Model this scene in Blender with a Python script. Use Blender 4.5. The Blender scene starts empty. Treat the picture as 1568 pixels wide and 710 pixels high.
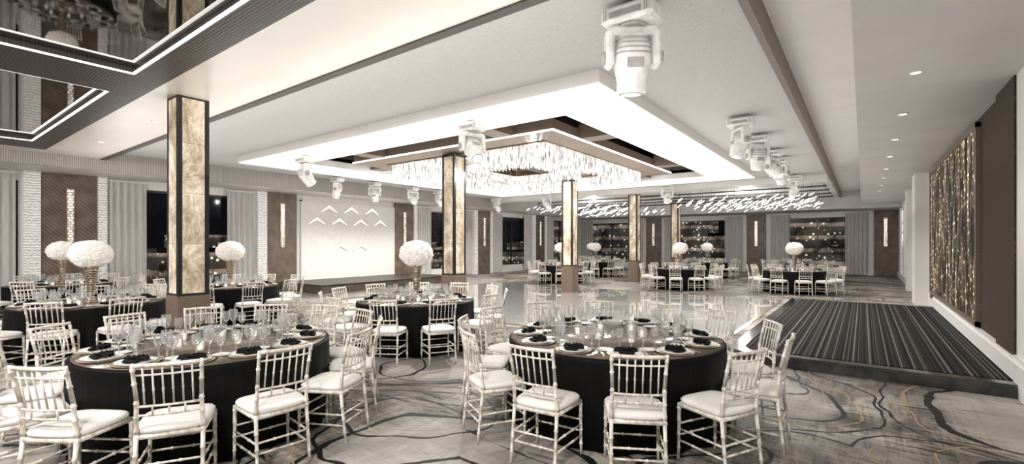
import bpy, math, random
from mathutils import Vector, Matrix, noise, kdtree
import bmesh
random.seed(7)
scene = bpy.context.scene
COL = scene.collection
try:
    scene.view_settings.view_transform = 'Standard'
    scene.view_settings.look = 'None'
    scene.view_settings.exposure = .1
except Exception:
    pass
pi = math.pi

# ------------------------------------------------------------------ materials
def nt(name):
    m = bpy.data.materials.new(name); m.use_nodes = True
    t = m.node_tree; t.nodes.clear()
    out = t.nodes.new('ShaderNodeOutputMaterial')
    return m, t, out

def N(t, typ, **kw):
    n = t.nodes.new(typ)
    for k, v in kw.items():
        setattr(n, k, v)
    return n

def setin(n, **kw):
    for k, v in kw.items():
        n.inputs[k.replace('_', ' ')].default_value = v

def c4(c): return (c[0], c[1], c[2], 1.0)

def ramp(t, fac, stops, interp='LINEAR'):
    r = N(t, 'ShaderNodeValToRGB'); r.color_ramp.interpolation = interp
    e = r.color_ramp.elements
    e[0].position, e[0].color = stops[0][0], c4(stops[0][1])
    e[1].position, e[1].color = stops[1][0], c4(stops[1][1])
    for p, c in stops[2:]:
        x = e.new(p); x.color = c4(c)
    t.links.new(fac, r.inputs[0]); return r.outputs[0]

def coords(t, scale=(1, 1, 1), world=False, rot=(0, 0, 0)):
    mp = N(t, 'ShaderNodeMapping'); mp.inputs['Scale'].default_value = scale
    mp.inputs['Rotation'].default_value = rot
    if world:
        g = N(t, 'ShaderNodeNewGeometry'); t.links.new(g.outputs['Position'], mp.inputs[0])
    else:
        g = N(t, 'ShaderNodeTexCoord'); t.links.new(g.outputs['Object'], mp.inputs[0])
    return mp.outputs[0]

def pm(name, c1, c2=None, scale=4.0, rough=.6, metal=0.0, stretch=(1, 1, 1), bump=0.0, em=0.0, emc=None,
       spec=.5, world=False, rot=(0, 0, 0), lo=.35, hi=.65, sheen=0.0, coat=0.0):
    m, t, out = nt(name)
    p = N(t, 'ShaderNodeBsdfPrincipled')
    if c2 is None: c2 = tuple(x * .9 for x in c1)
    v = coords(t, stretch, world, rot)
    no = N(t, 'ShaderNodeTexNoise'); setin(no, Scale=scale, Detail=4.0)
    t.links.new(v, no.inputs['Vector'])
    col = ramp(t, no.outputs[0], [(lo, c2), (hi, c1)])
    t.links.new(col, p.inputs['Base Color'])
    setin(p, Roughness=rough, Metallic=metal)
    p.inputs['Specular IOR Level'].default_value = spec
    if sheen: p.inputs['Sheen Weight'].default_value = sheen
    if coat: p.inputs['Coat Weight'].default_value = coat; p.inputs['Coat Roughness'].default_value = .02
    if em:
        if emc: p.inputs['Emission Color'].default_value = c4(emc)
        else: t.links.new(col, p.inputs['Emission Color'])
        p.inputs['Emission Strength'].default_value = em
    if bump:
        b = N(t, 'ShaderNodeBump'); setin(b, Strength=bump, Distance=.02)
        t.links.new(no.outputs[0], b.inputs['Height']); t.links.new(b.outputs[0], p.inputs['Normal'])
    t.links.new(p.outputs[0], out.inputs[0])
    return m

def wave_mat(name, c1, c2, scale, direction='X', rough=.5, metal=0, rot=(0, 0, 0), dist=0, bump=.3, world=True, lo=.3, hi=.7, em=0, profile='SIN', detail=2, spec=.5):
    m, t, out = nt(name)
    p = N(t, 'ShaderNodeBsdfPrincipled'); v = coords(t, (1, 1, 1), world, rot)
    w = N(t, 'ShaderNodeTexWave'); w.bands_direction = direction; w.wave_profile = profile
    setin(w, Scale=scale, Distortion=dist, Detail=detail)
    w.inputs['Detail Scale'].default_value = 1.5
    t.links.new(v, w.inputs['Vector'])
    col = ramp(t, w.outputs['Fac'], [(lo, c2), (hi, c1)])
    t.links.new(col, p.inputs['Base Color']); setin(p, Roughness=rough, Metallic=metal)
    p.inputs['Specular IOR Level'].default_value = spec
    if em:
        t.links.new(col, p.inputs['Emission Color']); p.inputs['Emission Strength'].default_value = em
    b = N(t, 'ShaderNodeBump'); setin(b, Strength=bump, Distance=.02)
    t.links.new(w.outputs['Fac'], b.inputs['Height']); t.links.new(b.outputs[0], p.inputs['Normal'])
    t.links.new(p.outputs[0], out.inputs[0]); return m

M = {}
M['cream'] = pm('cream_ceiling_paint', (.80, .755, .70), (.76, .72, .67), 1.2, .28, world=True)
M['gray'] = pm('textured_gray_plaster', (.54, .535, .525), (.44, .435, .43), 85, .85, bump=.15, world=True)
M['white'] = pm('white_paint', (.82, .80, .775), (.78, .765, .74), 2, .5, world=True)
M['painted_glow'] = pm('white_panel_added_glow', (1, .965, .92), (.97, .935, .89), .6, .5, em=.44, world=True)  # white panel underside; its brightness is put in as emission
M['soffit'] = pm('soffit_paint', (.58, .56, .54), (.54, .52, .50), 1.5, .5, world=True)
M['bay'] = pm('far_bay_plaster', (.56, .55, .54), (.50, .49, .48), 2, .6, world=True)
M['darkwood'] = wave_mat('dark_fumed_oak', (.060, .050, .043), (.034, .028, .024), 9, 'Y', .45, dist=3, bump=.1)
M['brown'] = wave_mat('brown_wood_trim', (.22, .165, .125), (.145, .108, .082), 12, 'Z', .45, dist=4, bump=.1)
M['cladding'] = wave_mat('walnut_wall_cladding', (.085, .062, .047), (.045, .033, .026), 8, 'Y', .75, dist=5, bump=.1, spec=.15)
M['mirror'] = pm('smoked_mirror', (.26, .245, .235), (.23, .215, .205), .4, .03, 1.0, world=True)
M['darkmirror'] = pm('black_mirror', (.17, .16, .155), (.15, .14, .135), .4, .04, 1.0, world=True)
M['led'] = pm('led_strip', (1, .98, .95), em=2.2, emc=(1, .97, .93))
M['dlight'] = pm('downlight_lens', (1, .98, .95), em=1.6, emc=(1, .97, .93))
M['rod'] = pm('frosted_rod_light', (1, .98, .95), em=1.2, emc=(1, .97, .93))
M['warmled'] = pm('warm_led', (1, .9, .75), em=.9, emc=(1, .90, .76))
M['black'] = pm('black_metal', (.02, .02, .02), (.014, .014, .014), 8, .3)
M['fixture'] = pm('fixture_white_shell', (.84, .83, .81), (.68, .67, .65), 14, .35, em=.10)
M['fixgray'] = pm('fixture_gray', (.46, .45, .44), (.36, .35, .34), 14, .4)
M['frame'] = pm('champagne_chair_wood', (.84, .80, .74), (.54, .48, .41), 26, .34, stretch=(1, 1, .5), lo=.36, hi=.54)
M['cushion'] = pm('ivory_cushion', (.88, .86, .83), (.82, .80, .77), 9, .8)
M['cloth'] = pm('black_tablecloth', (.0045, .0042, .004), (.002, .002, .002), 12, .6, spec=.12, stretch=(3, 3, .3), bump=.15)
M['runner'] = pm('taupe_table_top', (.19, .148, .112), (.11, .085, .065), 7, .2)
M['china'] = pm('white_china', (.90, .89, .87), (.85, .84, .82), 6, .15)
M['charger'] = pm('champagne_charger', (.76, .68, .58), (.64, .56, .46), 40, .28, .6)
M['napkin'] = pm('black_napkin', (.009, .009, .009), (.005, .005, .005), 30, .8, spec=.15)
M['silver'] = pm('cutlery_steel', (.75, .74, .72), (.6, .6, .58), 20, .2, 1.0)
M['vase'] = wave_mat('antique_bronze_vase', (.52, .43, .34), (.17, .125, .09), 9, 'Z', .3, .7, dist=6, world=False)
M['flower'] = pm('ivory_hydrangea', (.96, .935, .895), (.78, .73, .68), 30, .7, em=.12)  # slight emission put in to whiten the petals
M['stem'] = pm('green_stem', (.15, .2, .08), (.1, .14, .05), 20, .6)
M['candle'] = pm('candle_wax', (1, .95, .85), em=1.0, emc=(1, .92, .78))
M['gold'] = pm('gold_metal', (.70, .58, .42), (.55, .43, .28), 30, .25, 1.0)
M['curtain'] = pm('sheer_curtain', (.62, .605, .585), (.54, .525, .505), 20, .8, stretch=(1, 1, .1))
M['marble'] = pm('dark_marble', (.05, .048, .046), (.018, .018, .018), 5, .12, world=True)
M['dance'] = pm('polished_dance_floor', (.84, .83, .81), (.80, .79, .77), .5, .06, .0, world=True, spec=1.0, coat=1.0)
M['base'] = pm('baseboard_paint', (.82, .805, .785), (.79, .775, .755), 3, .4, world=True)
M['ribbed'] = wave_mat('ribbed_cornice', (.46, .43, .40), (.26, .24, .225), 8.0, 'Y', .5, bump=.5)
M['mural'] = pm('mural_plaster', (.86, .845, .82), (.81, .795, .77), 6, .6, world=True, bump=.1)
M['stagefront'] = pm('stage_riser_carpet', (.14, .115, .10), (.09, .075, .065), 5, .8, world=True)

def diag_wood():
    m, t, out = nt('chevron_wood_panel'); p = N(t, 'ShaderNodeBsdfPrincipled')
    v = coords(t, (1, 1, 1), True)
    s = N(t, 'ShaderNodeSeparateXYZ'); t.links.new(v, s.inputs[0])
    ad = N(t, 'ShaderNodeMath', operation='ADD'); t.links.new(s.outputs[0], ad.inputs[0]); t.links.new(s.outputs[1], ad.inputs[1])
    ad2 = N(t, 'ShaderNodeMath', operation='ADD'); t.links.new(ad.outputs[0], ad2.inputs[0]); t.links.new(s.outputs[2], ad2.inputs[1])
    mu = N(t, 'ShaderNodeMath', operation='MULTIPLY'); t.links.new(ad2.outputs[0], mu.inputs[0]); mu.inputs[1].default_value = 9
    fr = N(t, 'ShaderNodeMath', operation='FRACT'); t.links.new(mu.outputs[0], fr.inputs[0])
    no = N(t, 'ShaderNodeTexNoise'); setin(no, Scale=3.0, Detail=5.0); t.links.new(v, no.inputs['Vector'])
    base = ramp(t, no.outputs[0], [(.35, (.13, .097, .075)), (.65, (.22, .166, .13))])
    line = ramp(t, fr.outputs[0], [(.10, (.3, .3, .3)), (.2, (1, 1, 1))])
    mx = N(t, 'ShaderNodeMix', data_type='RGBA', blend_type='MULTIPLY'); mx.inputs[0].default_value = 1
    t.links.new(base, mx.inputs[6]); t.links.new(line, mx.inputs[7])
    t.links.new(mx.outputs[2], p.inputs['Base Color']); setin(p, Roughness=.4)
    t.links.new(p.outputs[0], out.inputs[0]); return m
M['panelwood'] = diag_wood()

def lace():
    m, t, out = nt('white_lattice_pilaster'); p = N(t, 'ShaderNodeBsdfPrincipled')
    v = coords(t, (1, 1, 1), True)
    w = N(t, 'ShaderNodeTexWave'); w.bands_direction = 'Z'; setin(w, Scale=4.5, Distortion=4.0, Detail=1.0)
    w.inputs['Detail Scale'].default_value = 3.5
    t.links.new(v, w.inputs['Vector'])
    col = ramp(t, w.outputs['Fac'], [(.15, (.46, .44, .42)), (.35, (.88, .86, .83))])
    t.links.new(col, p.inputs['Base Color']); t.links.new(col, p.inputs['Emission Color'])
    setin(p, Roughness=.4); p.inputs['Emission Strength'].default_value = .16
    t.links.new(p.outputs[0], out.inputs[0]); return m
M['lace'] = lace()

def alabaster():
    m, t, out = nt('backlit_gold_alabaster'); p = N(t, 'ShaderNodeBsdfPrincipled')
    v = coords(t, (1, 1, .7), True)
    n1 = N(t, 'ShaderNodeTexNoise'); setin(n1, Scale=2.6, Detail=12.0, Roughness=.82, Distortion=.5); t.links.new(v, n1.inputs['Vector'])
    col = ramp(t, n1.outputs[0], [(.34, (.17, .12, .078)), (.64, (.90, .855, .75)), (.45, (.38, .30, .21)), (.54, (.62, .535, .41))])
    t.links.new(col, p.inputs['Base Color']); t.links.new(col, p.inputs['Emission Color'])
    setin(p, Roughness=.2); p.inputs['Emission Strength'].default_value = .36
    t.links.new(p.outputs[0], out.inputs[0]); return m
M['alabaster'] = alabaster()

def crystal():
    m, t, out = nt('lit_crystal'); v = coords(t, (1, 1, .22))
    n1 = N(t, 'ShaderNodeTexNoise'); setin(n1, Scale=20.0, Detail=2.0); t.links.new(v, n1.inputs['Vector'])
    col = ramp(t, n1.outputs[0], [(.34, (.16, .14, .125)), (.54, (1, .985, .96)), (.44, (.66, .62, .58))])
    em = N(t, 'ShaderNodeEmission'); t.links.new(col, em.inputs[0]); em.inputs[1].default_value = 1.4
    gl = N(t, 'ShaderNodeBsdfGlossy'); gl.inputs['Roughness'].default_value = .1
    mx = N(t, 'ShaderNodeMixShader'); mx.inputs[0].default_value = .2
    t.links.new(em.outputs[0], mx.inputs[1]); t.links.new(gl.outputs[0], mx.inputs[2]); t.links.new(mx.outputs[0], out.inputs[0]); return m
M['crystal'] = crystal()

def glass(name, tint=.8, g=.25, hilite=0.0):
    m, t, out = nt(name)
    tr = N(t, 'ShaderNodeBsdfTransparent'); tr.inputs[0].default_value = (tint, tint, tint, 1)
    gl = N(t, 'ShaderNodeBsdfGlossy'); gl.inputs['Roughness'].default_value = .06
    lw = N(t, 'ShaderNodeLayerWeight'); lw.inputs[0].default_value = g
    mx = N(t, 'ShaderNodeMixShader')
    t.links.new(lw.outputs['Facing'], mx.inputs[0]); t.links.new(tr.outputs[0], mx.inputs[1]); t.links.new(gl.outputs[0], mx.inputs[2])
    res = mx.outputs[0]
    if hilite:
        df = N(t, 'ShaderNodeBsdfDiffuse'); df.inputs[0].default_value = (.9, .9, .9, 1)
        m2 = N(t, 'ShaderNodeMixShader'); m2.inputs[0].default_value = hilite
        t.links.new(res, m2.inputs[1]); t.links.new(df.outputs[0], m2.inputs[2]); res = m2.outputs[0]
    t.links.new(res, out.inputs[0]); return m
M['glass'] = glass('clear_glass', .97, .6, .14)  # white diffuse mixed in stands for bright highlights on the glass
M['winglass'] = glass('window_glass', .94, .04)

def art():
    m, t, out = nt('gold_rain_artwork'); p = N(t, 'ShaderNodeBsdfPrincipled')
    v = coords(t, (1, 1, .13), True)
    n1 = N(t, 'ShaderNodeTexNoise'); setin(n1, Scale=9.0, Detail=5.0, Roughness=.7); t.links.new(v, n1.inputs['Vector'])
    v2 = coords(t, (1, 1, .8), True)
    n2 = N(t, 'ShaderNodeTexVoronoi'); setin(n2, Scale=11.0); t.links.new(v2, n2.inputs['Vector'])
    dots = ramp(t, n2.outputs['Distance'], [(.14, (1, 1, 1)), (.32, (.02, .02, .02))])
    st = ramp(t, n1.outputs[0], [(.49, (.008, .007, .006)), (.66, (1.0, .82, .58)), (.57, (.42, .31, .20))])
    mx = N(t, 'ShaderNodeMix', data_type='RGBA', blend_type='MULTIPLY'); mx.inputs[0].default_value = .94
    t.links.new(st, mx.inputs[6]); t.links.new(dots, mx.inputs[7])
    p.inputs['Base Color'].default_value = (.012, .010, .008, 1); setin(p, Roughness=.6); p.inputs['Specular IOR Level'].default_value = .08
    t.links.new(mx.outputs[2], p.inputs['Emission Color']); p.inputs['Emission Strength'].default_value = 5.5
    t.links.new(p.outputs[0], out.inputs[0]); return m
M['art'] = art()

def stripes():
    m, t, out = nt('striped_platform_carpet'); p = N(t, 'ShaderNodeBsdfPrincipled')
    v = coords(t, (1, 0, 0), True)
    n1 = N(t, 'ShaderNodeTexNoise'); setin(n1, Scale=22.0, Detail=3.0, Roughness=.7); t.links.new(v, n1.inputs['Vector'])
    col = ramp(t, n1.outputs[0], [(.46, (.014, .013, .013)), (.62, (.20, .195, .185)), (.54, (.045, .042, .04))])
    t.links.new(col, p.inputs['Base Color']); setin(p, Roughness=.9); p.inputs['Specular IOR Level'].default_value = .05
    t.links.new(p.outputs[0], out.inputs[0]); return m
M['stripe'] = stripes()

def carpet():
    m, t, out = nt('swirl_pattern_carpet'); p = N(t, 'ShaderNodeBsdfPrincipled'); L = t.links
    pos = coords(t, (1, 1, 1), True)
    nd = N(t, 'ShaderNodeTexNoise'); setin(nd, Scale=.5, Detail=2.5); L.new(pos, nd.inputs['Vector'])
    sub = N(t, 'ShaderNodeVectorMath', operation='SUBTRACT'); L.new(nd.outputs['Color'], sub.inputs[0]); sub.inputs[1].default_value = (.5, .5, .5)
    sc = N(t, 'ShaderNodeVectorMath', operation='SCALE'); L.new(sub.outputs[0], sc.inputs[0]); sc.inputs['Scale'].default_value = 1.5
    add = N(t, 'ShaderNodeVectorMath', operation='ADD'); L.new(pos, add.inputs[0]); L.new(sc.outputs[0], add.inputs[1])
    nb2 = N(t, 'ShaderNodeTexNoise'); setin(nb2, Scale=6.0, Detail=3.0); L.new(pos, nb2.inputs['Vector'])
    def vor(scale, off):
        o = N(t, 'ShaderNodeVectorMath', operation='ADD'); L.new(add.outputs[0], o.inputs[0]); o.inputs[1].default_value = off
        vo = N(t, 'ShaderNodeTexVoronoi'); vo.voronoi_dimensions = '2D'; setin(vo, Scale=scale); L.new(o.outputs[0], vo.inputs['Vector']); return vo
    def ringm(vo, r, w):
        a = N(t, 'ShaderNodeMath', operation='SUBTRACT'); L.new(vo.outputs['Distance'], a.inputs[0]); a.inputs[1].default_value = r
        b = N(t, 'ShaderNodeMath', operation='ABSOLUTE'); L.new(a.outputs[0], b.inputs[0])
        wv = N(t, 'ShaderNodeMath', operation='MULTIPLY'); L.new(nb2.outputs[0], wv.inputs[0]); wv.inputs[1].default_value = w * 2
        c = N(t, 'ShaderNodeMath', operation='LESS_THAN'); L.new(b.outputs[0], c.inputs[0]); L.new(wv.outputs[0], c.inputs[1]); return c.outputs[0]
    n1 = N(t, 'ShaderNodeTexNoise'); setin(n1, Scale=.75, Detail=7.0, Roughness=.65); L.new(add.outputs[0], n1.inputs['Vector'])
    base = ramp(t, n1.outputs[0], [(.38, (.085, .074, .066)), (.62, (.50, .47, .435)), (.46, (.17, .152, .137)), (.53, (.30, .275, .25))])
    ps = coords(t, (7, .5, 1), True, (0, 0, math.radians(36)))
    n2 = N(t, 'ShaderNodeTexNoise'); setin(n2, Scale=2.6, Detail=5.0, Roughness=.7); L.new(ps, n2.inputs['Vector'])
    ps2 = coords(t, (.4, 7, 1), True, (0, 0, math.radians(36)))
    n3 = N(t, 'ShaderNodeTexNoise'); setin(n3, Scale=2.6, Detail=5.0, Roughness=.7); L.new(ps2, n3.inputs['Vector'])
    mm = N(t, 'ShaderNodeMath', operation='ADD'); L.new(n2.outputs[0], mm.inputs[0]); L.new(n3.outputs[0], mm.inputs[1])
    st = ramp(t, mm.outputs[0], [(.88, (.50, .50, .50)), (1.0, (1.0, .985, .96))])
    mx = N(t, 'ShaderNodeMix', data_type='RGBA', blend_type='MULTIPLY'); mx.inputs[0].default_value = 1
    L.new(base, mx.inputs[6]); L.new(st, mx.inputs[7])
    cur = mx.outputs[2]
    v1 = vor(.33, (3, 1, 0)); v2 = vor(.52, (8, 5, 0)); v3 = vor(.42, (1.3, 9, 0))
    isl = ramp(t, v1.outputs['Distance'], [(.30, (1, 1, 1)), (.37, (0, 0, 0))])
    mfac = N(t, 'ShaderNodeMath', operation='MULTIPLY'); L.new(isl, mfac.inputs[0]); mfac.inputs[1].default_value = .5
    mi = N(t, 'ShaderNodeMix', data_type='RGBA'); L.new(mfac.outputs[0], mi.inputs[0]); L.new(cur, mi.inputs[6]); mi.inputs[7].default_value = (.46, .435, .405, 1); cur = mi.outputs[2]
    K = (.010, .010, .010); G = (.32, .24, .155)
    for vo, r, w, colr in [(v1, .37, .010, K), (v1, .43, .004, G), (v1, .50, .005, K), (v2, .42, .009, K), (v2, .34, .004, G),
                           (v3, .30, .007, K), (v3, .38, .003, G)]:
        mk = ringm(vo, r, w)
        mi = N(t, 'ShaderNodeMix', data_type='RGBA'); L.new(mk, mi.inputs[0]); L.new(cur, mi.inputs[6]); mi.inputs[7].default_value = c4(colr); cur = mi.outputs[2]
    pk = coords(t, (.45, 2.6, 1), True, (0, 0, math.radians(-20)))
    n5 = N(t, 'ShaderNodeTexNoise'); setin(n5, Scale=1.6, Detail=4.0, Roughness=.6, Distortion=1.2); L.new(pk, n5.inputs['Vector'])
    sk = ramp(t, n5.outputs[0], [(.635, (0, 0, 0)), (.655, (1, 1, 1))])
    mi = N(t, 'ShaderNodeMix', data_type='RGBA'); L.new(sk, mi.inputs[0]); L.new(cur, mi.inputs[6]); mi.inputs[7].default_value = (.026, .024, .022, 1); cur = mi.outputs[2]
    L.new(cur, p.inputs['Base Color']); setin(p, Roughness=.5)
    p.inputs['Specular IOR Level'].default_value = .3
    nb = N(t, 'ShaderNodeTexNoise'); setin(nb, Scale=120.0); L.new(pos, nb.inputs['Vector'])
    b = N(t, 'ShaderNodeBump'); setin(b, Strength=.2, Distance=.01); L.new(nb.outputs[0], b.inputs['Height']); L.new(b.outputs[0], p.inputs['Normal'])
    L.new(p.outputs[0], out.inputs[0]); return m
M['carpet'] = carpet()

def city():
    m, t, out = nt('night_building_facade'); p = N(t, 'ShaderNodeBsdfPrincipled')
    v = coords(t, (1, 1, 1), True)
    vo = N(t, 'ShaderNodeTexVoronoi'); setin(vo, Scale=2.2, Randomness=.9); t.links.new(v, vo.inputs['Vector'])
    dots = ramp(t, vo.outputs['Distance'], [(.14, (1, .88, .70)), (.26, (0, 0, 0))])
    sep = N(t, 'ShaderNodeSeparateXYZ'); t.links.new(v, sep.inputs[0])
    mu = N(t, 'ShaderNodeMath', operation='MULTIPLY'); t.links.new(sep.outputs[2], mu.inputs[0]); mu.inputs[1].default_value = .8
    fr = N(t, 'ShaderNodeMath', operation='FRACT'); t.links.new(mu.outputs[0], fr.inputs[0])
    fl = ramp(t, fr.outputs[0], [(.66, (.05, .042, .036)), (.78, (.24, .19, .15))])
    no = N(t, 'ShaderNodeTexNoise'); setin(no, Scale=.5, Detail=6.0, Roughness=.7); t.links.new(v, no.inputs['Vector'])
    k = ramp(t, no.outputs[0], [(.40, (.12, .12, .12)), (.60, (1, 1, 1))])
    ad = N(t, 'ShaderNodeMix', data_type='RGBA', blend_type='ADD'); ad.inputs[0].default_value = 1
    t.links.new(dots, ad.inputs[6]); t.links.new(fl, ad.inputs[7])
    mx = N(t, 'ShaderNodeMix', data_type='RGBA', blend_type='MULTIPLY'); mx.inputs[0].default_value = 1
    t.links.new(ad.outputs[2], mx.inputs[6]); t.links.new(k, mx.inputs[7])
    p.inputs['Base Color'].default_value = (.03, .026, .023, 1)
    t.links.new(mx.outputs[2], p.inputs['Emission Color']); p.inputs['Emission Strength'].default_value = 1.3
    t.links.new(p.outputs[0], out.inputs[0]); return m
M['city'] = city()

# ------------------------------------------------------------------ mesh builder
class MB:
    def __init__(s): s.v = []; s.f = []; s.m = []; s.sm = []; s.mats = []
    def mi(s, k):
        if k not in s.mats: s.mats.append(k)
        return s.mats.index(k)
    def face(s, idx, k, smooth=False):
        s.f.append(idx); s.m.append(s.mi(k)); s.sm.append(smooth)
    def box(s, x0, x1, y0, y1, z0, z1, k, mat=None):
        b = len(s.v)
        P = [(x0, y0, z0), (x1, y0, z0), (x1, y1, z0), (x0, y1, z0), (x0, y0, z1), (x1, y0, z1), (x1, y1, z1), (x0, y1, z1)]
        if mat is not None: P = [tuple(mat @ Vector(p)) for p in P]
        s.v += P
        for f in [(0, 3, 2, 1), (4, 5, 6, 7), (0, 1, 5, 4), (1, 2, 6, 5), (2, 3, 7, 6), (3, 0, 4, 7)]:
            s.face(tuple(b + i for i in f), k)
    def bbox(s, x0, x1, y0, y1, z0, z1, k, bev=.01, mat=None):
        rings = []
        for z, ins in [(z0, bev), (z0 + bev, 0), (z1 - bev, 0), (z1, bev)]:
            a0, a1, c0, c1 = x0 + ins, x1 - ins, y0 + ins, y1 - ins; e = bev
            rings.append([(a0 + e, c0, z), (a1 - e, c0, z), (a1, c0 + e, z), (a1, c1 - e, z), (a1 - e, c1, z), (a0 + e, c1, z), (a0, c1 - e, z), (a0, c0 + e, z)])
        s.rings(rings, k, mat=mat, smooth=False)
    def rings(s, rings, k, cap=True, mat=None, smooth=True):
        b = len(s.v); n = len(rings[0])
        for r in rings:
            for p in r: s.v.append(tuple(mat @ Vector(p)) if mat is not None else tuple(p))
        for i in range(len(rings) - 1):
            for j in range(n):
                j2 = (j + 1) % n
                s.face((b + i * n + j, b + i * n + j2, b + (i + 1) * n + j2, b + (i + 1) * n + j), k, smooth)
        if cap:
            s.face(tuple(b + j for j in reversed(range(n))), k)
            s.face(tuple(b + (len(rings) - 1) * n + j for j in range(n)), k)
    def tube(s, pts, rad, k, seg=8, cap=True, smooth=True):
        pts = [Vector(p) for p in pts]
        if not isinstance(rad, (list, tuple)): rad = [rad] * len(pts)
        R = []
        d0 = (pts[-1] - pts[0]).normalized()
        up = Vector((0, 0, 1)) if abs(d0.z) < .9 else Vector((1, 0, 0))
        for i, p in enumerate(pts):
            d = (pts[min(i + 1, len(pts) - 1)] - pts[max(i - 1, 0)]).normalized()
            a = d.cross(up).normalized(); c = d.cross(a).normalized()
            R.append([tuple(p + rad[i] * (math.cos(2 * pi * j / seg) * a - math.sin(2 * pi * j / seg) * c)) for j in range(seg)])
        s.rings(R, k, cap, smooth=smooth)
    def lathe(s, prof, k, seg=16, off=(0, 0, 0), cap=True, smooth=True, mat=None):
        R = [[(off[0] + r * math.cos(2 * pi * j / seg), off[1] + r * math.sin(2 * pi * j / seg), off[2] + z) for j in range(seg)] for r, z in prof]
        s.rings(R, k, cap, smooth=smooth, mat=mat)
    def mesh(s, name):
        me = bpy.data.meshes.new(name); me.from_pydata(s.v, [], s.f)
        for k in s.mats: me.materials.append(M[k])
        for i, p in enumerate(me.polygons): p.material_index = s.m[i]; p.use_smooth = s.sm[i]
        me.update(); return me
    def obj(s, name, loc=(0, 0, 0), rz=0): return inst(s.mesh(name), name, loc, rz)

def inst(me, name, loc=(0, 0, 0), rz=0, scale=None):
    o = bpy.data.objects.new(name, me); o.location = loc; o.rotation_euler = (0, 0, rz)
    if scale: o.scale = scale
    COL.objects.link(o); return o

def frame_boxes(b, ox0, ox1, oy0, oy1, hx0, hx1, hy0, hy1, z0, z1, k):
    b.box(ox0, ox1, oy0, hy0, z0, z1, k); b.box(ox0, ox1, hy1, oy1, z0, z1, k)
    b.box(ox0, hx0, hy0, hy1, z0, z1, k); b.box(hx1, ox1, hy0, hy1, z0, z1, k)

# ------------------------------------------------------------------ room shell
XL, XR, YB, YF = -17.5, 1.5, -5.0, 32.0
b = MB(); b.box(XL - .3, XR + .3, YB - .3, YF + .3, -.1, 0, 'carpet'); b.obj('floor')
b = MB(); b.box(-12.9, -2.0, 8.1, 16.2, 0, .012, 'dance')
frame_boxes(b, -12.98, -1.92, 8.02, 16.28, -12.9, -2.0, 8.1, 16.2, 0, .014, 'gold')
b.obj('dance_floor')

b = MB()
b.box(-15.9, -.98, 2.35, 3.48, 3.9, 4.1, 'cream')
b.box(-15.9, -15.2, YB, 2.35, 3.9, 4.1, 'cream'); b.box(-1.4, -.98, YB, 2.35, 3.9, 4.1, 'cream')
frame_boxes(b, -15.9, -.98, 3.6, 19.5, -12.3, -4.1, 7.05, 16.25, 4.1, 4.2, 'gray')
b.box(-15.9, -.98, 19.5, 20.2, 3.9, 4.2, 'white')
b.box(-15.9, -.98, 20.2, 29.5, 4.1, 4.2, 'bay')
b.box(-.9, -.08, YB, 29.5, 4.4, 4.5, 'white')
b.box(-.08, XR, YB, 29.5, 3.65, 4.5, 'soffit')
b.box(XL, -15.96, YB, YF, 3.6, 4.2, 'white')
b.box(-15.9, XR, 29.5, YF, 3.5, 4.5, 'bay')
b.obj('ceiling')
T1t = (-7.57, -2.2, -2.2, 2.0); T2t = (-14.2, -8.66, -2.2, 2.0)
b = MB()
b.box(-15.2, -1.4, 2.0, 2.35, 3.88, 4.1, 'darkwood'); b.box(-15.2, -1.4, YB, -2.2, 3.88, 4.1, 'darkwood')
b.box(-15.2, -14.2, -2.2, 2.0, 3.88, 4.1, 'darkwood'); b.box(-8.66, -7.57, -2.2, 2.0, 3.88, 4.1, 'darkwood'); b.box(-2.2, -1.4, -2.2, 2.0, 3.88, 4.1, 'darkwood')
b.obj('trim_1')
b = MB()
for (x0, x1, y0, y1) in (T1t, T2t):
    b.box(x0 - .1, x1 + .1, y0 - .1, y1 + .1, 3.97, 4.0, 'mirror')
    frame_boxes(b, x0, x1, y0, y1, x0 + .03, x1 - .03, y0 + .03, y1 - .03, 3.885, 3.90, 'led')
b.obj('ceiling_mirror_tray')
b = MB(); b.box(-15.9, -.98, 3.48, 3.6, 3.88, 4.2, 'darkwood'); b.obj('trim_2')
b = MB(); b.box(-.98, -.9, 3.6, 29.5, 4.06, 4.42, 'brown'); b.box(-.98, -.9, YB, 3.6, 3.86, 4.42, 'brown'); b.obj('trim_3')
b = MB(); b.box(-15.96, -15.9, YB, 29.5, 3.6, 4.1, 'ribbed'); b.obj('cornice')
b = MB()
frame_boxes(b, -13.7, -2.9, 5.9, 17.6, -12.3, -4.1, 7.05, 16.25, 3.92, 4.1, 'white')
frame_boxes(b, -13.68, -2.92, 5.92, 17.58, -12.3, -4.1, 7.05, 16.25, 3.90, 3.92, 'painted_glow')
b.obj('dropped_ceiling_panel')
b = MB()
b.box(-12.4, -4.0, 6.95, 16.35, 4.30, 4.34, 'darkmirror')
frame_boxes(b, -12.4, -4.0, 6.95, 16.35, -12.3, -4.1, 7.05, 16.25, 4.1, 4.34, 'darkwood')
b.obj('recessed_mirror_ceiling')
b = MB()
frame_boxes(b, -11.6, -5.0, 8.1, 15.3, -11.0, -5.6, 8.72, 14.7, 3.97, 4.22, 'brown')
for yy in (9.4, 14.0):
    b.box(-12.3, -11.6, yy - .22, yy + .22, 4.0, 4.3, 'brown'); b.box(-5.0, -4.1, yy - .22, yy + .22, 4.0, 4.3, 'brown')
for xx in (-10.4, -6.2):
    b.box(xx - .22, xx + .22, 7.05, 8.1, 4.0, 4.3, 'brown'); b.box(xx - .22, xx + .22, 15.3, 16.25, 4.0, 4.3, 'brown')
frame_boxes(b, -11.63, -4.97, 8.07, 15.33, -11.6, -5.0, 8.1, 15.3, 3.975, 4.01, 'led')
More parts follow.
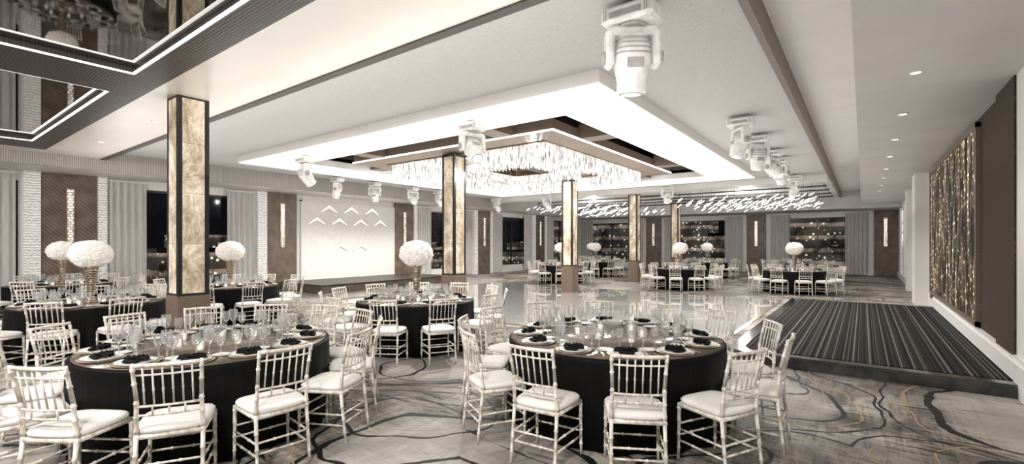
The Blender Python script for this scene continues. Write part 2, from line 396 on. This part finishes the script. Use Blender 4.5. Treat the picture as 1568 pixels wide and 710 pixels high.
frame_boxes(b, -10.3, -6.3, 9.6, 13.8, -9.75, -6.85, 10.15, 13.25, 4.0, 4.22, 'brown')
frame_boxes(b, -10.33, -6.27, 9.57, 13.83, -10.3, -6.3, 9.6, 13.8, 4.01, 4.04, 'led')
b.box(-8.45, -8.15, 8.95, 9.6, 4.05, 4.22, 'darkwood'); b.box(-8.45, -8.15, 13.8, 14.4, 4.05, 4.22, 'darkwood')
b.box(-8.5, -8.1, 10.15, 13.25, 4.02, 4.22, 'darkwood')
b.obj('beam_wood_ring')

def crystal_run(b, x0, x1, y0, y1, zt, rows, step=.085, lmin=.3, lmax=.5):
    for ro in range(rows):
        o = ro * .09
        X0, X1, Y0, Y1 = x0 + o, x1 - o, y0 + o, y1 - o
        pts = []
        n = int((X1 - X0) / step)
        for i in range(n): pts += [(X0 + i * step, Y0), (X0 + i * step, Y1)]
        n = int((Y1 - Y0) / step)
        for i in range(n): pts += [(X0, Y0 + i * step), (X1, Y0 + i * step)]
        for (x, y) in pts:
            if abs(x + 8.3) < .27 and (abs(y - 8.72) < .27 or abs(y - 14.6) < .27): continue
            l = random.uniform(lmin, lmax); x += random.uniform(-.010, .010); y += random.uniform(-.010, .010); w = random.uniform(.014, .023)
            b.tube([(x, y, zt), (x, y, zt - .02), (x, y, zt - l + .03), (x, y, zt - l)], [w * .5, w, w, .003], 'crystal', 5, smooth=False)
b = MB()
crystal_run(b, -10.9, -5.7, 8.9, 14.6, 3.97, 2, .065, .36, .47)
frame_boxes(b, -10.97, -5.63, 8.83, 14.67, -10.75, -5.85, 9.05, 14.45, 3.965, 4.0, 'gold')
b.obj('crystal_chandelier')
b = MB()
crystal_run(b, -9.6, -7.0, 10.3, 13.1, 3.98, 2, .065, .22, .30)
frame_boxes(b, -9.66, -6.94, 10.24, 13.16, -9.45, -7.15, 10.45, 12.95, 3.98, 4.02, 'gold')
b.obj('crystal_chandelier')

rr_ = random.Random(11)
for (x0, x1) in ((-7.2, -1.6), (-14.9, -9.4)):
    b = MB(); nx, ny = 12, 11
    for i in range(nx):
        for j in range(ny):
            x = x0 + (x1 - x0) * (i + .5) / nx + (j % 2) * .2; y = 20.9 + 7.6 * (j + .5) / ny
            z = 3.58 + .09 * math.sin(i * 1.7 + j * 2.3)
            dx = .08; dz = rr_.uniform(.03, .08)
            b.tube([(x - dx, y - .04, z - dz), (x + dx, y + .04, z + dz)], .026, 'rod', 6)
            b.tube([(x, y, z), (x, y, 4.09)], .004, 'black', 4)
    b.box(x0, x1 + .3, 20.8, 28.7, 4.08, 4.1, 'bay')
    b.obj('rod_chandelier')
b = MB()
for k in range(5): b.box(-15.2, -1.2, 21.2 + k * 1.75, 21.45 + k * 1.75, 4.04, 4.08, 'darkwood')
b.obj('trim_4')

# left wall
panelsY = [(-3.25, -2.15), (2.62, 3.74), (8.5, 9.62), (14.35, 15.47), (20.2, 21.3), (26.05, 27.15)]
bays = [(-2.15, 2.62), (3.74, 8.5), (15.47, 20.2), (21.3, 26.05), (27.15, 32.0)]
b = MB()
b.box(XL - .3, XL, YB, YF, 0, .42, 'white'); b.box(XL - .3, XL, YB, YF, 3.34, 4.2, 'white')
b.box(XL - .3, XL, YB, -1.8, .42, 3.34, 'white'); b.box(XL - .3, XL, 8.05, 15.87, .42, 3.34, 'white')
for a, c in ((2.2, 4.1), (19.8, 21.7), (25.6, 27.5), (31.5, 32.0)): b.box(XL - .3, XL, a, c, .42, 3.34, 'white')
b.obj('wall_left')
b = MB()
fpan = [(-12.1, -11.05), (-5.75, -4.7), (.45, 1.45)]
b.box(XL, XR, YF, YF + .3, 0, .42, 'white'); b.box(XL, XR, YF, YF + .3, 3.2, 4.2, 'white')
for a, c in ((XL, -17.0), (-12.5, -10.6), (-6.2, -4.3), (0.1, XR)): b.box(a, c, YF, YF + .3, .42, 3.2, 'white')
b.obj('wall_far')
b = MB(); b.box(XR, XR + .3, YB, YF + .3, 0, 4.5, 'white'); b.obj('wall_right')
b = MB(); b.box(XL, XR, YB - .3, YB, 0, 4.5, 'white'); b.obj('wall_back')
wi = 1
def window_y(y0, y1):
    global wi
    b = MB(); x = XL - .16
    b.box(x, x + .02, y0, y1, .42, 3.34, 'winglass')
    for yy in (y0, (y0 + y1) / 2 - .03, y1 - .06): b.box(x - .03, x + .06, yy, yy + .06, .42, 3.34, 'black')
    for zz in (.42, 3.28): b.box(x - .03, x + .06, y0, y1, zz, zz + .06, 'black')
    b.obj('window_%d' % wi); wi += 1
for y0, y1 in ((-1.8, 2.2), (4.1, 8.05), (15.87, 19.8), (21.7, 25.6), (27.5, 31.5)): window_y(y0, y1)
def window_x(x0, x1):
    global wi
    b = MB(); y = YF + .14
    b.box(x0, x1, y, y + .02, .42, 3.2, 'winglass')
    for xx in (x0, (x0 + x1) / 2 - .03, x1 - .06): b.box(xx, xx + .06, y - .06, y + .03, .42, 3.2, 'black')
    for zz in (.42, 3.14): b.box(x0, x1, y - .06, y + .03, zz, zz + .06, 'black')
    b.obj('window_%d' % wi); wi += 1
for x0, x1 in ((-17.0, -12.5), (-10.6, -6.2), (-4.3, .1)): window_x(x0, x1)

def curtain(p0, p1, ztop, nrm):
    b = MB(); p0 = Vector(p0); p1 = Vector(p1); L = (p1 - p0).length; n = int(L / .022); d = (p1 - p0) / n; nrm = Vector(nrm)
    rows = [.03, .6, 1.6, 2.6, ztop]
    for zi, z in enumerate(rows):
        for i in range(n + 1):
            q = p0 + d * i + nrm * (.05 + .045 * math.sin(i * .022 * 2 * pi / .17 + .5 * math.sin(i * .09)))
            b.v.append((q.x, q.y, z))
    for r in range(len(rows) - 1):
        for i in range(n):
            b.face((r * (n + 1) + i, r * (n + 1) + i + 1, (r + 1) * (n + 1) + i + 1, (r + 1) * (n + 1) + i), 'curtain', True)
    q0 = p0 + nrm * .02; q1 = p1 + nrm * .09
    b.box(min(q0.x, q1.x), max(q0.x, q1.x), min(q0.y, q1.y), max(q0.y, q1.y), ztop, ztop + .04, 'white')
    b.obj('curtain')
for a, c in bays:
    curtain((XL + .06, a + .28, 0), (XL + .06, a + 1.15, 0), 3.5, (1, 0, 0))
    curtain((XL + .06, c - 1.35, 0), (XL + .06, c - .48, 0), 3.5, (1, 0, 0))
for a, c in [(-17.45, -12.1), (-11.05, -5.75), (-4.7, .45)]:
    curtain((a + .25, YF - .06, 0), (a + 1.25, YF - .06, 0), 3.4, (0, -1, 0))
    curtain((c - 1.25, YF - .06, 0), (c - .25, YF - .06, 0), 3.4, (0, -1, 0))

def sconce_y(x, y, nx):
    b = MB()
    b.box(min(x, x + nx * .03), max(x, x + nx * .03), y - .08, y + .08, 1.55, 3.2, 'gold')
    for i in range(22):
        z = 1.62 + i * .072
        for o in (-.035, .035):
            b.lathe([(.005, -.03), (.03, -.01), (.03, .01), (.005, .03)], 'crystal', 6, (x + nx * .05, y + o * (1 if i % 2 else .5), z), smooth=False)
    b.obj('crystal_wall_sconce')
def sconce_x(x, y):
    b = MB()
    b.box(x - .08, x + .08, y - .03, y, 1.55, 3.1, 'gold')
    for i in range(20):
        z = 1.62 + i * .072
        for o in (-.035, .035):
            b.lathe([(.005, -.03), (.03, -.01), (.03, .01), (.005, .03)], 'crystal', 6, (x + o, y - .05, z), smooth=False)
    b.obj('crystal_wall_sconce')
b = MB(); b2 = MB()
for a, c in panelsY:
    b.box(XL + .001, XL + .1, a, c, 0, 3.58, 'panelwood')
    if not (14 < a < 15): b2.box(XL + .001, XL + .14, a - .34, a - .02, 0, 3.59, 'lace')
    if not (8 < a < 9): b2.box(XL + .001, XL + .14, c + .02, c + .22, 0, 3.59, 'lace')
    sconce_y(XL + .1, (a + c) / 2, 1)
b.obj('wood_wall_panel'); b2.obj('lattice_pilaster')
b = MB()
for a, c in fpan:
    b.box(a, c, YF - .1, YF, 0, 3.48, 'panelwood'); sconce_x((a + c) / 2, YF - .1)
b.obj('wood_wall_panel')
b = MB(); b.box(XL + .001, XL + .06, 9.85, 14.3, 0, 3.35, 'mural')
for y0, y1 in ((9.8, 9.85), (14.3, 14.34)): b.box(XL + .001, XL + .09, y0, y1, 0, 3.4, 'white')
b.box(XL + .001, XL + .09, 9.8, 14.34, 3.35, 3.4, 'white')
b.obj('feature_wall_panel')
b = MB()
for (y, z) in [(10.98, 3.0), (12.02, 3.0), (13.06, 3.0), (10.45, 2.5), (11.45, 2.5), (12.48, 2.5), (13.5, 2.5), (11.5, 1.45), (12.5, 1.45)]:
    x = XL + .06
    for sgn in (-1, 1):
        B0 = len(b.v)
        for xx in (x, x + .05):
            b.v += [(xx, y, z + .26), (xx, y + sgn * .36, z), (xx, y + sgn * .33, z - .02), (xx, y, z + .15)]
        b.face((B0, B0 + 1, B0 + 2, B0 + 3), 'warmled'); b.face((B0 + 4, B0 + 7, B0 + 6, B0 + 5), 'warmled')
        for i in range(4): b.face((B0 + i, B0 + (i + 1) % 4, B0 + 4 + (i + 1) % 4, B0 + 4 + i), 'gold')
b.obj('chevron_wall_light')
b = MB(); b.box(XL + .15, -14.7, 9.0, 15.2, 0, .27, 'stagefront'); b.box(XL + .15, -14.66, 8.96, 15.24, .27, .3, 'darkwood'); b.obj('stage')

# right wall
b = MB()
b.box(1.45, XR, 8.8, 17.0, .15, 3.65, 'cladding'); b.box(1.40, XR, 7.85, 8.8, .15, 3.65, 'cladding'); b.obj('wood_wall_cladding')
b = MB(); b.box(1.41, 1.45, 10.2, 16.4, .5, 3.5, 'art')
for (y0, y1, z0, z1) in ((10.12, 10.2, .42, 3.58), (16.4, 16.48, .42, 3.58), (10.12, 16.48, 3.5, 3.58), (10.12, 16.48, .42, .5)): b.box(1.39, 1.45, y0, y1, z0, z1, 'brown')
b.obj('wall_art')
b = MB(); b.box(1.42, XR, YB, 7.85, .4, 3.65, 'white'); b.box(1.15, XR, 17.2, 18.2, 0, 3.65, 'white'); b.box(1.25, XR, 22.0, 22.7, 0, 3.65, 'white'); b.obj('wall_pilaster')
b = MB()
b.box(1.36, XR, YB, 7.85, 0, .36, 'base'); b.box(1.39, XR, YB, 7.85, .36, .42, 'base')
b.box(1.36, 1.45, 7.85, 15.6, .15, .36, 'base'); b.box(1.38, 1.45, 7.85, 15.6, .36, .40, 'base')
b.box(1.42, XR, 15.6, 32, 0, .25, 'base'); b.obj('baseboard_right')
b = MB()
for yy in (19.2, 20.9, 24.2, 27.0, 29.6):
    b.box(1.44, XR, yy - .45, yy + .45, .25, 3.4, 'panelwood' if yy < 22 else 'lace')
b.obj('wood_wall_panel')
for yy in (19.2, 20.9, 24.2, 27.0): sconce_y(1.44, yy, -1)
b = MB(); b.box(XL, XL + .05, YB, 9.0, 0, .2, 'base'); b.box(XL, XL + .05, 15.2, YF, 0, .2, 'base'); b.obj('baseboard_left')
b = MB(); b.box(XL, XR, YF - .05, YF, 0, .2, 'base'); b.obj('baseboard_far')

def platform_outline(ins):
    x0, x1, y0, y1 = -1.66 + ins, 1.40, 7.45 + ins, 15.6 - ins; r = .35 - ins * .4
    pts = [(x1, y1), (x0, y1)]
    for i in range(13):
        a = pi + (pi / 2) * i / 12
        pts.append((x0 + r + r * math.cos(a), y0 + r + r * math.sin(a)))
    pts.append((x1, y0)); return pts
b = MB()
o0 = platform_outline(0); o1 = platform_outline(.02); o2 = platform_outline(.22)
b.rings([[(x, y, 0) for x, y in o0], [(x, y, .12) for x, y in o0], [(x, y, .145) for x, y in o1], [(x, y, .15) for x, y in o1]], 'marble', smooth=False)
b.rings([[(x, y, .15) for x, y in o2], [(x, y, .158) for x, y in o2]], 'stripe', smooth=False)
b.obj('carpeted_platform')

def downlight(loc):
    b = MB()
    b.lathe([(.05, -.010), (.065, -.010), (.065, 0)], 'white', 20, cap=False)
    b.lathe([(.0495, -.008), (.001, -.006)], 'dlight', 20, cap=False)
    b.obj('recessed_downlight', loc)
for i in range(8): downlight((.48, 7.05 + 2.15 * i, 3.65))
for l in ((-10.2, 3.0, 3.9), (-13.2, 2.9, 3.9)): downlight(l)

# ------------------------------------------------------------------ columns
def column():
    b = MB(); h = .21; H = 3.95
    b.bbox(-h - .015, h + .015, -h - .015, h + .015, 0, .925, 'brown', .008)
    b.box(-h + .01, h - .01, -h + .01, h - .01, .925, H, 'black')
    for sx in (-1, 1):
        for sy in (-1, 1):
            x0, x1 = sorted((sx * h, sx * (h - .06))); y0, y1 = sorted((sy * h, sy * (h - .06)))
            b.box(x0, x1, y0, y1, .925, H, 'black')
    q = h - .063
    for s in (-1, 1):
        for (z0, z1) in ((.96, 1.704), (1.708, 2.454), (2.458, 3.204), (3.208, H - .08)):
            a0, a1 = sorted((s * (h - .012), s * (h - .003)))
            b.box(-q, q, a0, a1, z0, z1, 'alabaster'); b.box(a0, a1, -q, q, z0, z1, 'alabaster')
    b.bbox(-h - .01, h + .01, -h - .01, h + .01, .92, .955, 'black', .004)
    return b.mesh('column')
cm = column()
for y in (2.86, 8.72, 14.6, 20.45, 26.3): inst(cm, 'column', (-8.3, y, .0))

# ------------------------------------------------------------------ moving head lights
def mhead(tilt, pan):
    b = MB()
    b.bbox(-.06, .06, -.06, .06, -.06, 0, 'fixgray', .01)
    b.bbox(-.23, .23, -.16, .16, -.20, -.05, 'fixture', .03)
    b.box(-.14, .14, -.165, .165, -.16, -.11, 'fixgray')
    for x in (-.19, -.17, .17, .19): b.box(x - .004, x + .004, -.163, .163, -.17, -.08, 'fixgray')
    R = Matrix.Rotation(pan, 4, 'Z')
    b.lathe([(.12, -.20), (.13, -.215), (.12, -.23)], 'fixgray', 20)
    b.bbox(-.22, .22, -.08, .08, -.30, -.22, 'fixture', .025, mat=R)
    for s in (-1, 1):
        x0, x1 = sorted((s * .235, s * .165))
        b.bbox(x0, x1, -.085, .085, -.56, -.25, 'fixture', .022, mat=R)
        b.lathe([(.06, 0), (.06, .02), (.03, .03)], 'fixgray', 14, mat=R @ Matrix.Translation((s * .235, 0, -.48)) @ Matrix.Rotation(s * pi / 2, 4, 'Y'))
    T = R @ Matrix.Translation((0, 0, -.48)) @ Matrix.Rotation(tilt, 4, 'X')
    def ring(z, rx, ry, n=24, e=3.0):
        out = []
        for j in range(n):
            a = 2 * pi * j / n; c, s_ = math.cos(a), math.sin(a)
            out.append((rx * math.copysign(abs(c) ** (2 / e), c), ry * math.copysign(abs(s_) ** (2 / e), s_), z))
        return out
    b.rings([ring(.20, .07, .07), ring(.18, .12, .12), ring(.06, .145, .145), ring(-.06, .15, .15), ring(-.2, .125, .125, e=2.2), ring(-.29, .125, .125, e=2), ring(-.30, .11, .11, e=2)], 'fixture', mat=T)
    b.rings([ring(-.298, .106, .106, e=2), ring(-.305, .10, .10, e=2)], 'fixgray', mat=T)
    b.rings([ring(-.305, .085, .085, e=2), ring(-.312, .06, .06, e=2)], 'dlight', mat=T)
    for z in (.02, .06, .10, .14): b.rings([ring(z, .149, .149), ring(z + .012, .149, .149)], 'fixgray', mat=T)
    for s in (-1, 1): b.box(-.07, .07, s * .148 - .004, s * .148 + .004, -.10, -.02, 'fixgray', mat=T)
    return b.mesh('moving_head_light')
mh = [mhead(.15, .6), mhead(-.7, 1.2), mhead(.6, -.3), mhead(.3, 2.2)]
heads = [(-1.85, 4.5, 4.1), (-5.6, 6.35, 3.9), (-11.1, 6.35, 3.9), (-1.85, 9.7, 4.1), (-1.85, 11.5, 4.1), (-1.85, 13.5, 4.1), (-1.85, 14.8, 4.1),
         (-1.9, 18.9, 4.1), (-6.3, 18.9, 4.1), (-12.0, 18.9, 4.1), (-15.0, 18.9, 4.1), (-15.0, 9.8, 4.1), (-15.0, 11.4, 4.1), (-15.0, 13.3, 4.1), (-15.0, 14.8, 4.1)]
for i, (x, y, z) in enumerate(heads):
    s = 1.15 if i == 0 else 1.0
    inst(mh[i % 4], 'moving_head_light', (x, y, z), 0, (s, s, s))

# ------------------------------------------------------------------ chair
def chair():
    b = MB(); q = .82
    def bamboo(p0, p1, r0, r1, nodes):
        p0 = Vector(p0); p1 = Vector(p1); L = (p1 - p0).length; pts = []; rad = []
        ts = [(0, 0)]
        for n_ in nodes:
            w = .010 / L
            ts += [(n_ - w, 0), (n_ - w * .4, 1), (n_ + w * .4, 1), (n_ + w, 0)]
        ts.append((1, 0))
        for tt, k in ts:
            pts.append(p0.lerp(p1, tt)); r = (r0 + (r1 - r0) * tt) * q; rad.append(r + (.004 if k else 0))
        b.tube(pts, rad, 'frame', 8)
    for s in (-1, 1):
        bamboo((s * .205, .195, 0), (s * .20, .19, .44), .013, .018, (.2, .45, .7, .92))
        bamboo((s * .19, -.245, 0), (s * .185, -.195, .45), .013, .018, (.2, .45, .7))
        bamboo((s * .185, -.195, .45), (s * .18, -.215, .68), .018, .016, (.1, .5, .9))
        bamboo((s * .18, -.215, .68), (s * .19, -.275, .93), .016, .014, (.45, .82))
        for z in (.15, .24): bamboo((s * .203, .193, z), (s * .188, -.225, z), .010, .010, (.33, .66))
    for z in (.19, .28): bamboo((-.2, .192, z), (.2, .192, z), .010, .010, (.33, .66))
    for z in (.17, .25): bamboo((-.187, -.22, z), (.187, -.22, z), .010, .010, (.33, .66))
    for p, r in (((-.2, .19, .43), (.2, .19, .43)), ((-.19, -.195, .43), (.19, -.195, .43)), ((-.2, .19, .43), (-.187, -.2, .43)), ((.2, .19, .43), (.187, -.2, .43))):
        b.tube([p, r], .018, 'frame', 8)
    b.box(-.185, .185, -.185, .18, .425, .443, 'frame')
    def rail(z, y, r):
        pts = [(-.185 + .37 * i / 8, y - .022 * math.sin(pi * i / 8), z) for i in range(9)]
        b.tube(pts, r, 'frame', 8)
    rail(.915, -.268, .014); rail(.635, -.212, .009); rail(.575, -.207, .009); rail(.85, -.253, .007)
    for i in range(6):
        x = -.135 + .27 * i / 5; bow = .020 * math.sin(pi * (x + .185) / .37)
        b.tube([(x, -.212 - bow, .635), (x, -.232 - bow, .74), (x, -.234 - bow, .75), (x, -.236 - bow, .76), (x, -.268 - bow, .912)], [.006, .006, .009, .006, .006], 'frame', 6)
    for i in range(3):
        x = -.09 + .09 * i; b.tube([(x, -.228, .575), (x, -.232, .635)], .006, 'frame', 6)
    def sq(z, sx, syf, e=4.5, n=28):
        out = []
        for j in range(n):
            a = 2 * pi * j / n; c, s_ = math.cos(a), math.sin(a)
            x = sx * math.copysign(abs(c) ** (2 / e), c); y = syf * math.copysign(abs(s_) ** (2 / e), s_)
            x *= 1 + .04 * (y / .2)
            out.append((x, y, z))
        return out
    b.rings([sq(.443, .195, .195), sq(.452, .211, .213), sq(.475, .216, .218), sq(.49, .205, .205), sq(.499, .16, .16), sq(.503, .09, .09), sq(.504, .02, .02)], 'cushion')
    return b.mesh('dining_chair')
CH = chair()

# ------------------------------------------------------------------ table
def table(R):
    b = MB(); n = 160; rows = [(.012, 1.0), (.2, .78), (.4, .5), (.6, .22), (.72, .06)]
    rg = []
    for z, k in rows:
        r_ = []
        for j in range(n):
            a = 2 * pi * j / n
            f = .55 * math.sin(16 * a + .7 * math.sin(3 * a)) + .3 * math.sin(25 * a + 1) + .25 * math.sin(7 * a)
            r = R + .003 + k * (.010 + .038 * f)
            r_.append((r * math.cos(a), r * math.sin(a), z))
        rg.append(r_)
    for z, rr in ((.745, R + .004), (.756, R - .004), (.76, R - .02)):
        rg.append([(rr * math.cos(2 * pi * j / n), rr * math.sin(2 * pi * j / n), z) for j in range(n)])
    b.rings(rg, 'cloth')
    b.lathe([(R * .995 - .02, .7602), (R - .025, .7625), (.001, .7625)], 'runner', 72, cap=False)
    return b.mesh('banquet_table')
TB = {1.06: table(1.06), 1.03: table(1.03), .97: table(.97)}
TZ = .763
def setting():
    b = MB()
    b.lathe([(.09, 0), (.14, .004), (.158, .014), (.160, .017), (.135, .009), (.001, .007)], 'charger', 28, cap=False)
    b.lathe([(.08, .008), (.115, .014), (.137, .026), (.137, .029), (.11, .019), (.08, .014), (.001, .013)], 'china', 28, cap=False)
    for i in range(7):
        a = -1.0 + i * .33; c, s = math.cos(a), math.sin(a)
        B0 = len(b.v); w = .034; l = .105
        dx, dy = s, c
        px, py = c, -s
        P = [(-dx * .03, -dy * .03, .022), (dx * l + px * w, dy * l + py * w - .03, .03), (dx * l, dy * l - .03, .062), (dx * l - px * w, dy * l - py * w - .03, .03), (-dx * .045, -dy * .03 - .02, .055)]
        b.v += P
        b.face((B0, B0 + 1, B0 + 2), 'napkin'); b.face((B0, B0 + 2, B0 + 3), 'napkin'); b.face((B0 + 4, B0 + 2, B0 + 1), 'napkin'); b.face((B0 + 4, B0 + 3, B0 + 2), 'napkin'); b.face((B0, B0 + 4, B0 + 1), 'napkin')
    b.bbox(-.065, .065, -.07, -.02, .016, .045, 'napkin', .012)
    b.bbox(-.195, -.185, -.09, .03, 0, .004, 'silver', .001); b.bbox(-.201, -.179, .03, .05, 0, .004, 'silver', .001)
    for x in (-.199, -.192, -.185): b.box(x - .0015, x + .0015, .05, .09, .001, .004, 'silver')
    b.bbox(.175, .185, -.09, 0, 0, .006, 'silver', .001); b.bbox(.172, .189, 0, .1, .001, .004, 'silver', .001)
    b.bbox(.200, .207, -.09, .04, 0, .004, 'silver', .001); b.lathe([(.003, 0), (.014, .003), (.003, .005)], 'silver', 10, (.203, .055, 0))
    def goblet(x, y, s, k='glass'):
        b.lathe([(.036 * s, 0), (.034 * s, .003), (.006 * s, .008), (.005 * s, .085 * s), (.018 * s, .095 * s), (.036 * s, .125 * s), (.040 * s, .155 * s), (.033 * s, .205 * s)], k, 16, (x, y, 0), cap=False)
    goblet(.08, .205, 1.12); goblet(.170, .16, .98); goblet(-.02, .235, .9)
    b.lathe([(.04, 0), (.065, .006), (.075, .012), (.06, .008), (.001, .006)], 'china', 20, (-.15, .18, 0), cap=False)
    return b.mesh('place_setting')
PS = setting()
def flower():
    b = MB()
    b.lathe([(.085, 0), (.09, .01), (.075, .03), (.04, .06), (.035, .10), (.05, .2), (.065, .35), (.085, .5), (.11, .60), (.105, .60), (.07, .5)], 'vase', 28, cap=False)
    b.lathe([(.0849, .002), (.001, .002)], 'vase', 28, cap=False)
    bm = bmesh.new(); bmesh.ops.create_icosphere(bm, subdivisions=7, radius=1)
    rnd = random.Random(3); seeds = []
    for i in range(2600):
        s_ = Vector((rnd.gauss(0, 1), rnd.gauss(0, 1), rnd.gauss(0, 1))).normalized()
        if all((s_ - q).length > .105 for q in seeds): seeds.append(s_)
    kd = kdtree.KDTree(len(seeds))
    for i, s_ in enumerate(seeds): kd.insert(s_, i)
    kd.balance()
    B0 = len(b.v)
    for v in bm.verts:
        n_ = v.co.normalized(); d = min(1.2, kd.find(n_)[2] / .075)
        k = 1 + .055 * (1 - d * d) + .05 * noise.noise(n_ * 24) + .07 * noise.noise(n_ * 3.2)
        b.v.append((n_.x * .268 * k, n_.y * .268 * k, .77 + n_.z * .215 * k))
    for f in bm.faces: b.face(tuple(B0 + v.index for v in f.verts), 'flower', True)
    bm.free()
    for i in range(8):
        a = i * pi / 4; b.tube([(.05 * math.cos(a), .05 * math.sin(a), .5), (.12 * math.cos(a), .12 * math.sin(a), .68)], .006, 'stem', 5)
    return b.mesh('flower_centerpiece')
FL = flower()
def votive():
    b = MB()
    b.lathe([(.030, 0), (.036, .003), (.038, .10), (.035, .10), (.033, .006)], 'glass', 18, cap=False)
    b.lathe([(.029, .004), (.029, .06), (.001, .062)], 'candle', 14, cap=False)
    b.tube([(0, 0, .062), (0, 0, .07)], .0015, 'black', 5)
    b.lathe([(.001, .068), (.005, .076), (.003, .088), (.0005, .098)], 'warmled', 8, cap=False)
    return b.mesh('votive_candle')
VO = votive()
def lowbowl():
    b = MB()
    b.lathe([(.06, 0), (.065, .006), (.02, .015), (.016, .06), (.05, .075), (.10, .12), (.11, .15), (.105, .15), (.09, .12), (.001, .085)], 'glass', 24, cap=False)
    return b.mesh('glass_compote')
LB = lowbowl()

def put_table(x, y, R, nch, base_deg, fl=True, rch=None):
    inst(TB[R], 'banquet_table', (x, y, 0), random.uniform(0, 6))
    rch = rch or R + .27
    for i in range(nch):
        A = math.radians(base_deg + 360 * i / nch)
        j = random.uniform(-.012, .012)
        inst(CH, 'dining_chair', (x + (rch + j) * math.cos(A), y + (rch + j) * math.sin(A), 0), A + pi / 2 + random.uniform(-.05, .05))
        inst(PS, 'place_setting', (x + (R - .19) * math.cos(A), y + (R - .19) * math.sin(A), TZ), A + pi / 2)
    if fl: inst(FL, 'flower_centerpiece', (x, y, TZ), random.uniform(0, 6))
    else: inst(LB, 'glass_compote', (x, y, TZ))
    for i in range(6):
        a = i * 2 * pi / 6 + .4; rr = (.26 if fl else .28) + (.08 if i % 2 else 0)
        inst(VO, 'votive_candle', (x + rr * math.cos(a), y + rr * math.sin(a), TZ))

put_table(-2.06, 4.51, 1.06, 12, -58.4, False, 1.30)
put_table(-4.99, 1.93, 1.03, 13, -31.0, False, 1.27)
for (x, y, base) in ((-6.07, 5.46, -60), (-9.96, 2.07, -30), (-15.0, 2.6, 0), (-11.4, 4.75, -40), (-1.95, 19.3, -72), (-5.6, 18.3, -80),
                     (-6.4, 25.3, 10), (-10.8, 18.2, -60), (-11.3, 22.6, 0), (-2.6, 26.5, 12), (-13.6, 26.6, 5)):
    put_table(x, y, .97, 11, base)

# ------------------------------------------------------------------ exterior night buildings
def building(x, y, w, d, h):
    b = MB(); b.box(-w / 2, w / 2, -d / 2, d / 2, -6, h, 'city'); b.box(-w / 2 - .2, w / 2 + .2, -d / 2 - .2, d / 2 + .2, h, h + .3, 'black')
    b.box(-w / 4, w / 6, -d / 4, d / 4, h + .3, h + 1.2, 'city'); b.obj('building', (x, y, 0))
rb = random.Random(5)
for i in range(11): building(-38 - rb.uniform(0, 8), -10 + i * 8, 6.5, 7, rb.uniform(.2, 2.2))
for i in range(9): building(-34 + i * 6, 50 + rb.uniform(0, 8), rb.uniform(3.5, 6), 6, rb.uniform(1.8, 5.2))

# ------------------------------------------------------------------ lights
LC = (1, .965, .925)
def point(name, loc, P, r=.15):
    l = bpy.data.lights.new(name, 'POINT'); l.energy = P; l.shadow_soft_size = r; l.color = LC
    o = bpy.data.objects.new(name, l); o.location = loc; COL.objects.link(o); return o
def area(name, loc, sx, sy, P, rot=(0, 0, 0)):
    l = bpy.data.lights.new(name, 'AREA'); l.shape = 'RECTANGLE'; l.size = sx; l.size_y = sy; l.energy = P; l.color = LC
    o = bpy.data.objects.new(name, l); o.location = loc; o.rotation_euler = rot; COL.objects.link(o); return o
def spot(name, loc, P, ang, rot=(0, 0, 0), r=.06, blend=.8):
    l = bpy.data.lights.new(name, 'SPOT'); l.energy = P; l.spot_size = math.radians(ang); l.spot_blend = blend; l.shadow_soft_size = r; l.color = LC
    o = bpy.data.objects.new(name, l); o.location = loc; o.rotation_euler = rot; COL.objects.link(o); return o
for (x, y) in ((-9.9, 10), (-6.7, 10), (-9.9, 13.5), (-6.7, 13.5)): point('chandelier_lamp', (x, y, 3.75), 190, .06)
for (x, y) in ((-4.4, 24), (-12.2, 24)): point('chandelier_lamp', (x, y, 3.5), 200, .1)
for (x, y, P, az) in ((-.6, -1.2, 760, 30), (-4.5, -1.6, 760, 20), (-9.0, -1.6, 640, 20), (-13.5, -1.6, 600, 10)):
    spot('rear_fill_spot', (x, y, 3.8), P, 150, (math.radians(42), 0, math.radians(az)), r=.35)  # added fill spots behind the camera, without fixtures
for i, (x, y, z) in enumerate(heads): spot('head_beam', (x, y, z - .85), 320 if i < 3 else 200, 150, r=.08)
for i in range(0, 7, 2): spot('downlight_beam', (.48, 7.05 + 2.15 * i, 3.62), 50, 110, r=.04)
area('ceiling_fill_sheet', (-8.3, 11.6, 2.75), 15, 15.5, 420, (pi, 0, 0))  # added up-facing fill sheets in mid-air, brighten the ceilings
area('ceiling_fill_sheet', (-8.3, 25, 2.75), 15, 8, 150, (pi, 0, 0))
area('ceiling_fill_sheet', (-8.3, 3.5, 2.75), 14, .7, 90, (pi, 0, 0))
area('ceiling_fill_sheet', (.3, 13, 2.6), 1.6, 34, 55, (pi, 0, 0))

w = bpy.data.worlds.new('night'); scene.world = w; w.use_nodes = True
w.node_tree.nodes['Background'].inputs[0].default_value = (.004, .004, .006, 1)

cam = bpy.data.cameras.new('camera'); co = bpy.data.objects.new('camera', cam); COL.objects.link(co)
co.location = (0, 0, 1.7); co.rotation_euler = (pi / 2, 0, math.radians(36.6))
cam.lens = 739 / 1600 * 36; cam.sensor_width = 36; cam.shift_y = .01156; cam.clip_start = .05; cam.clip_end = 300
scene.camera = co
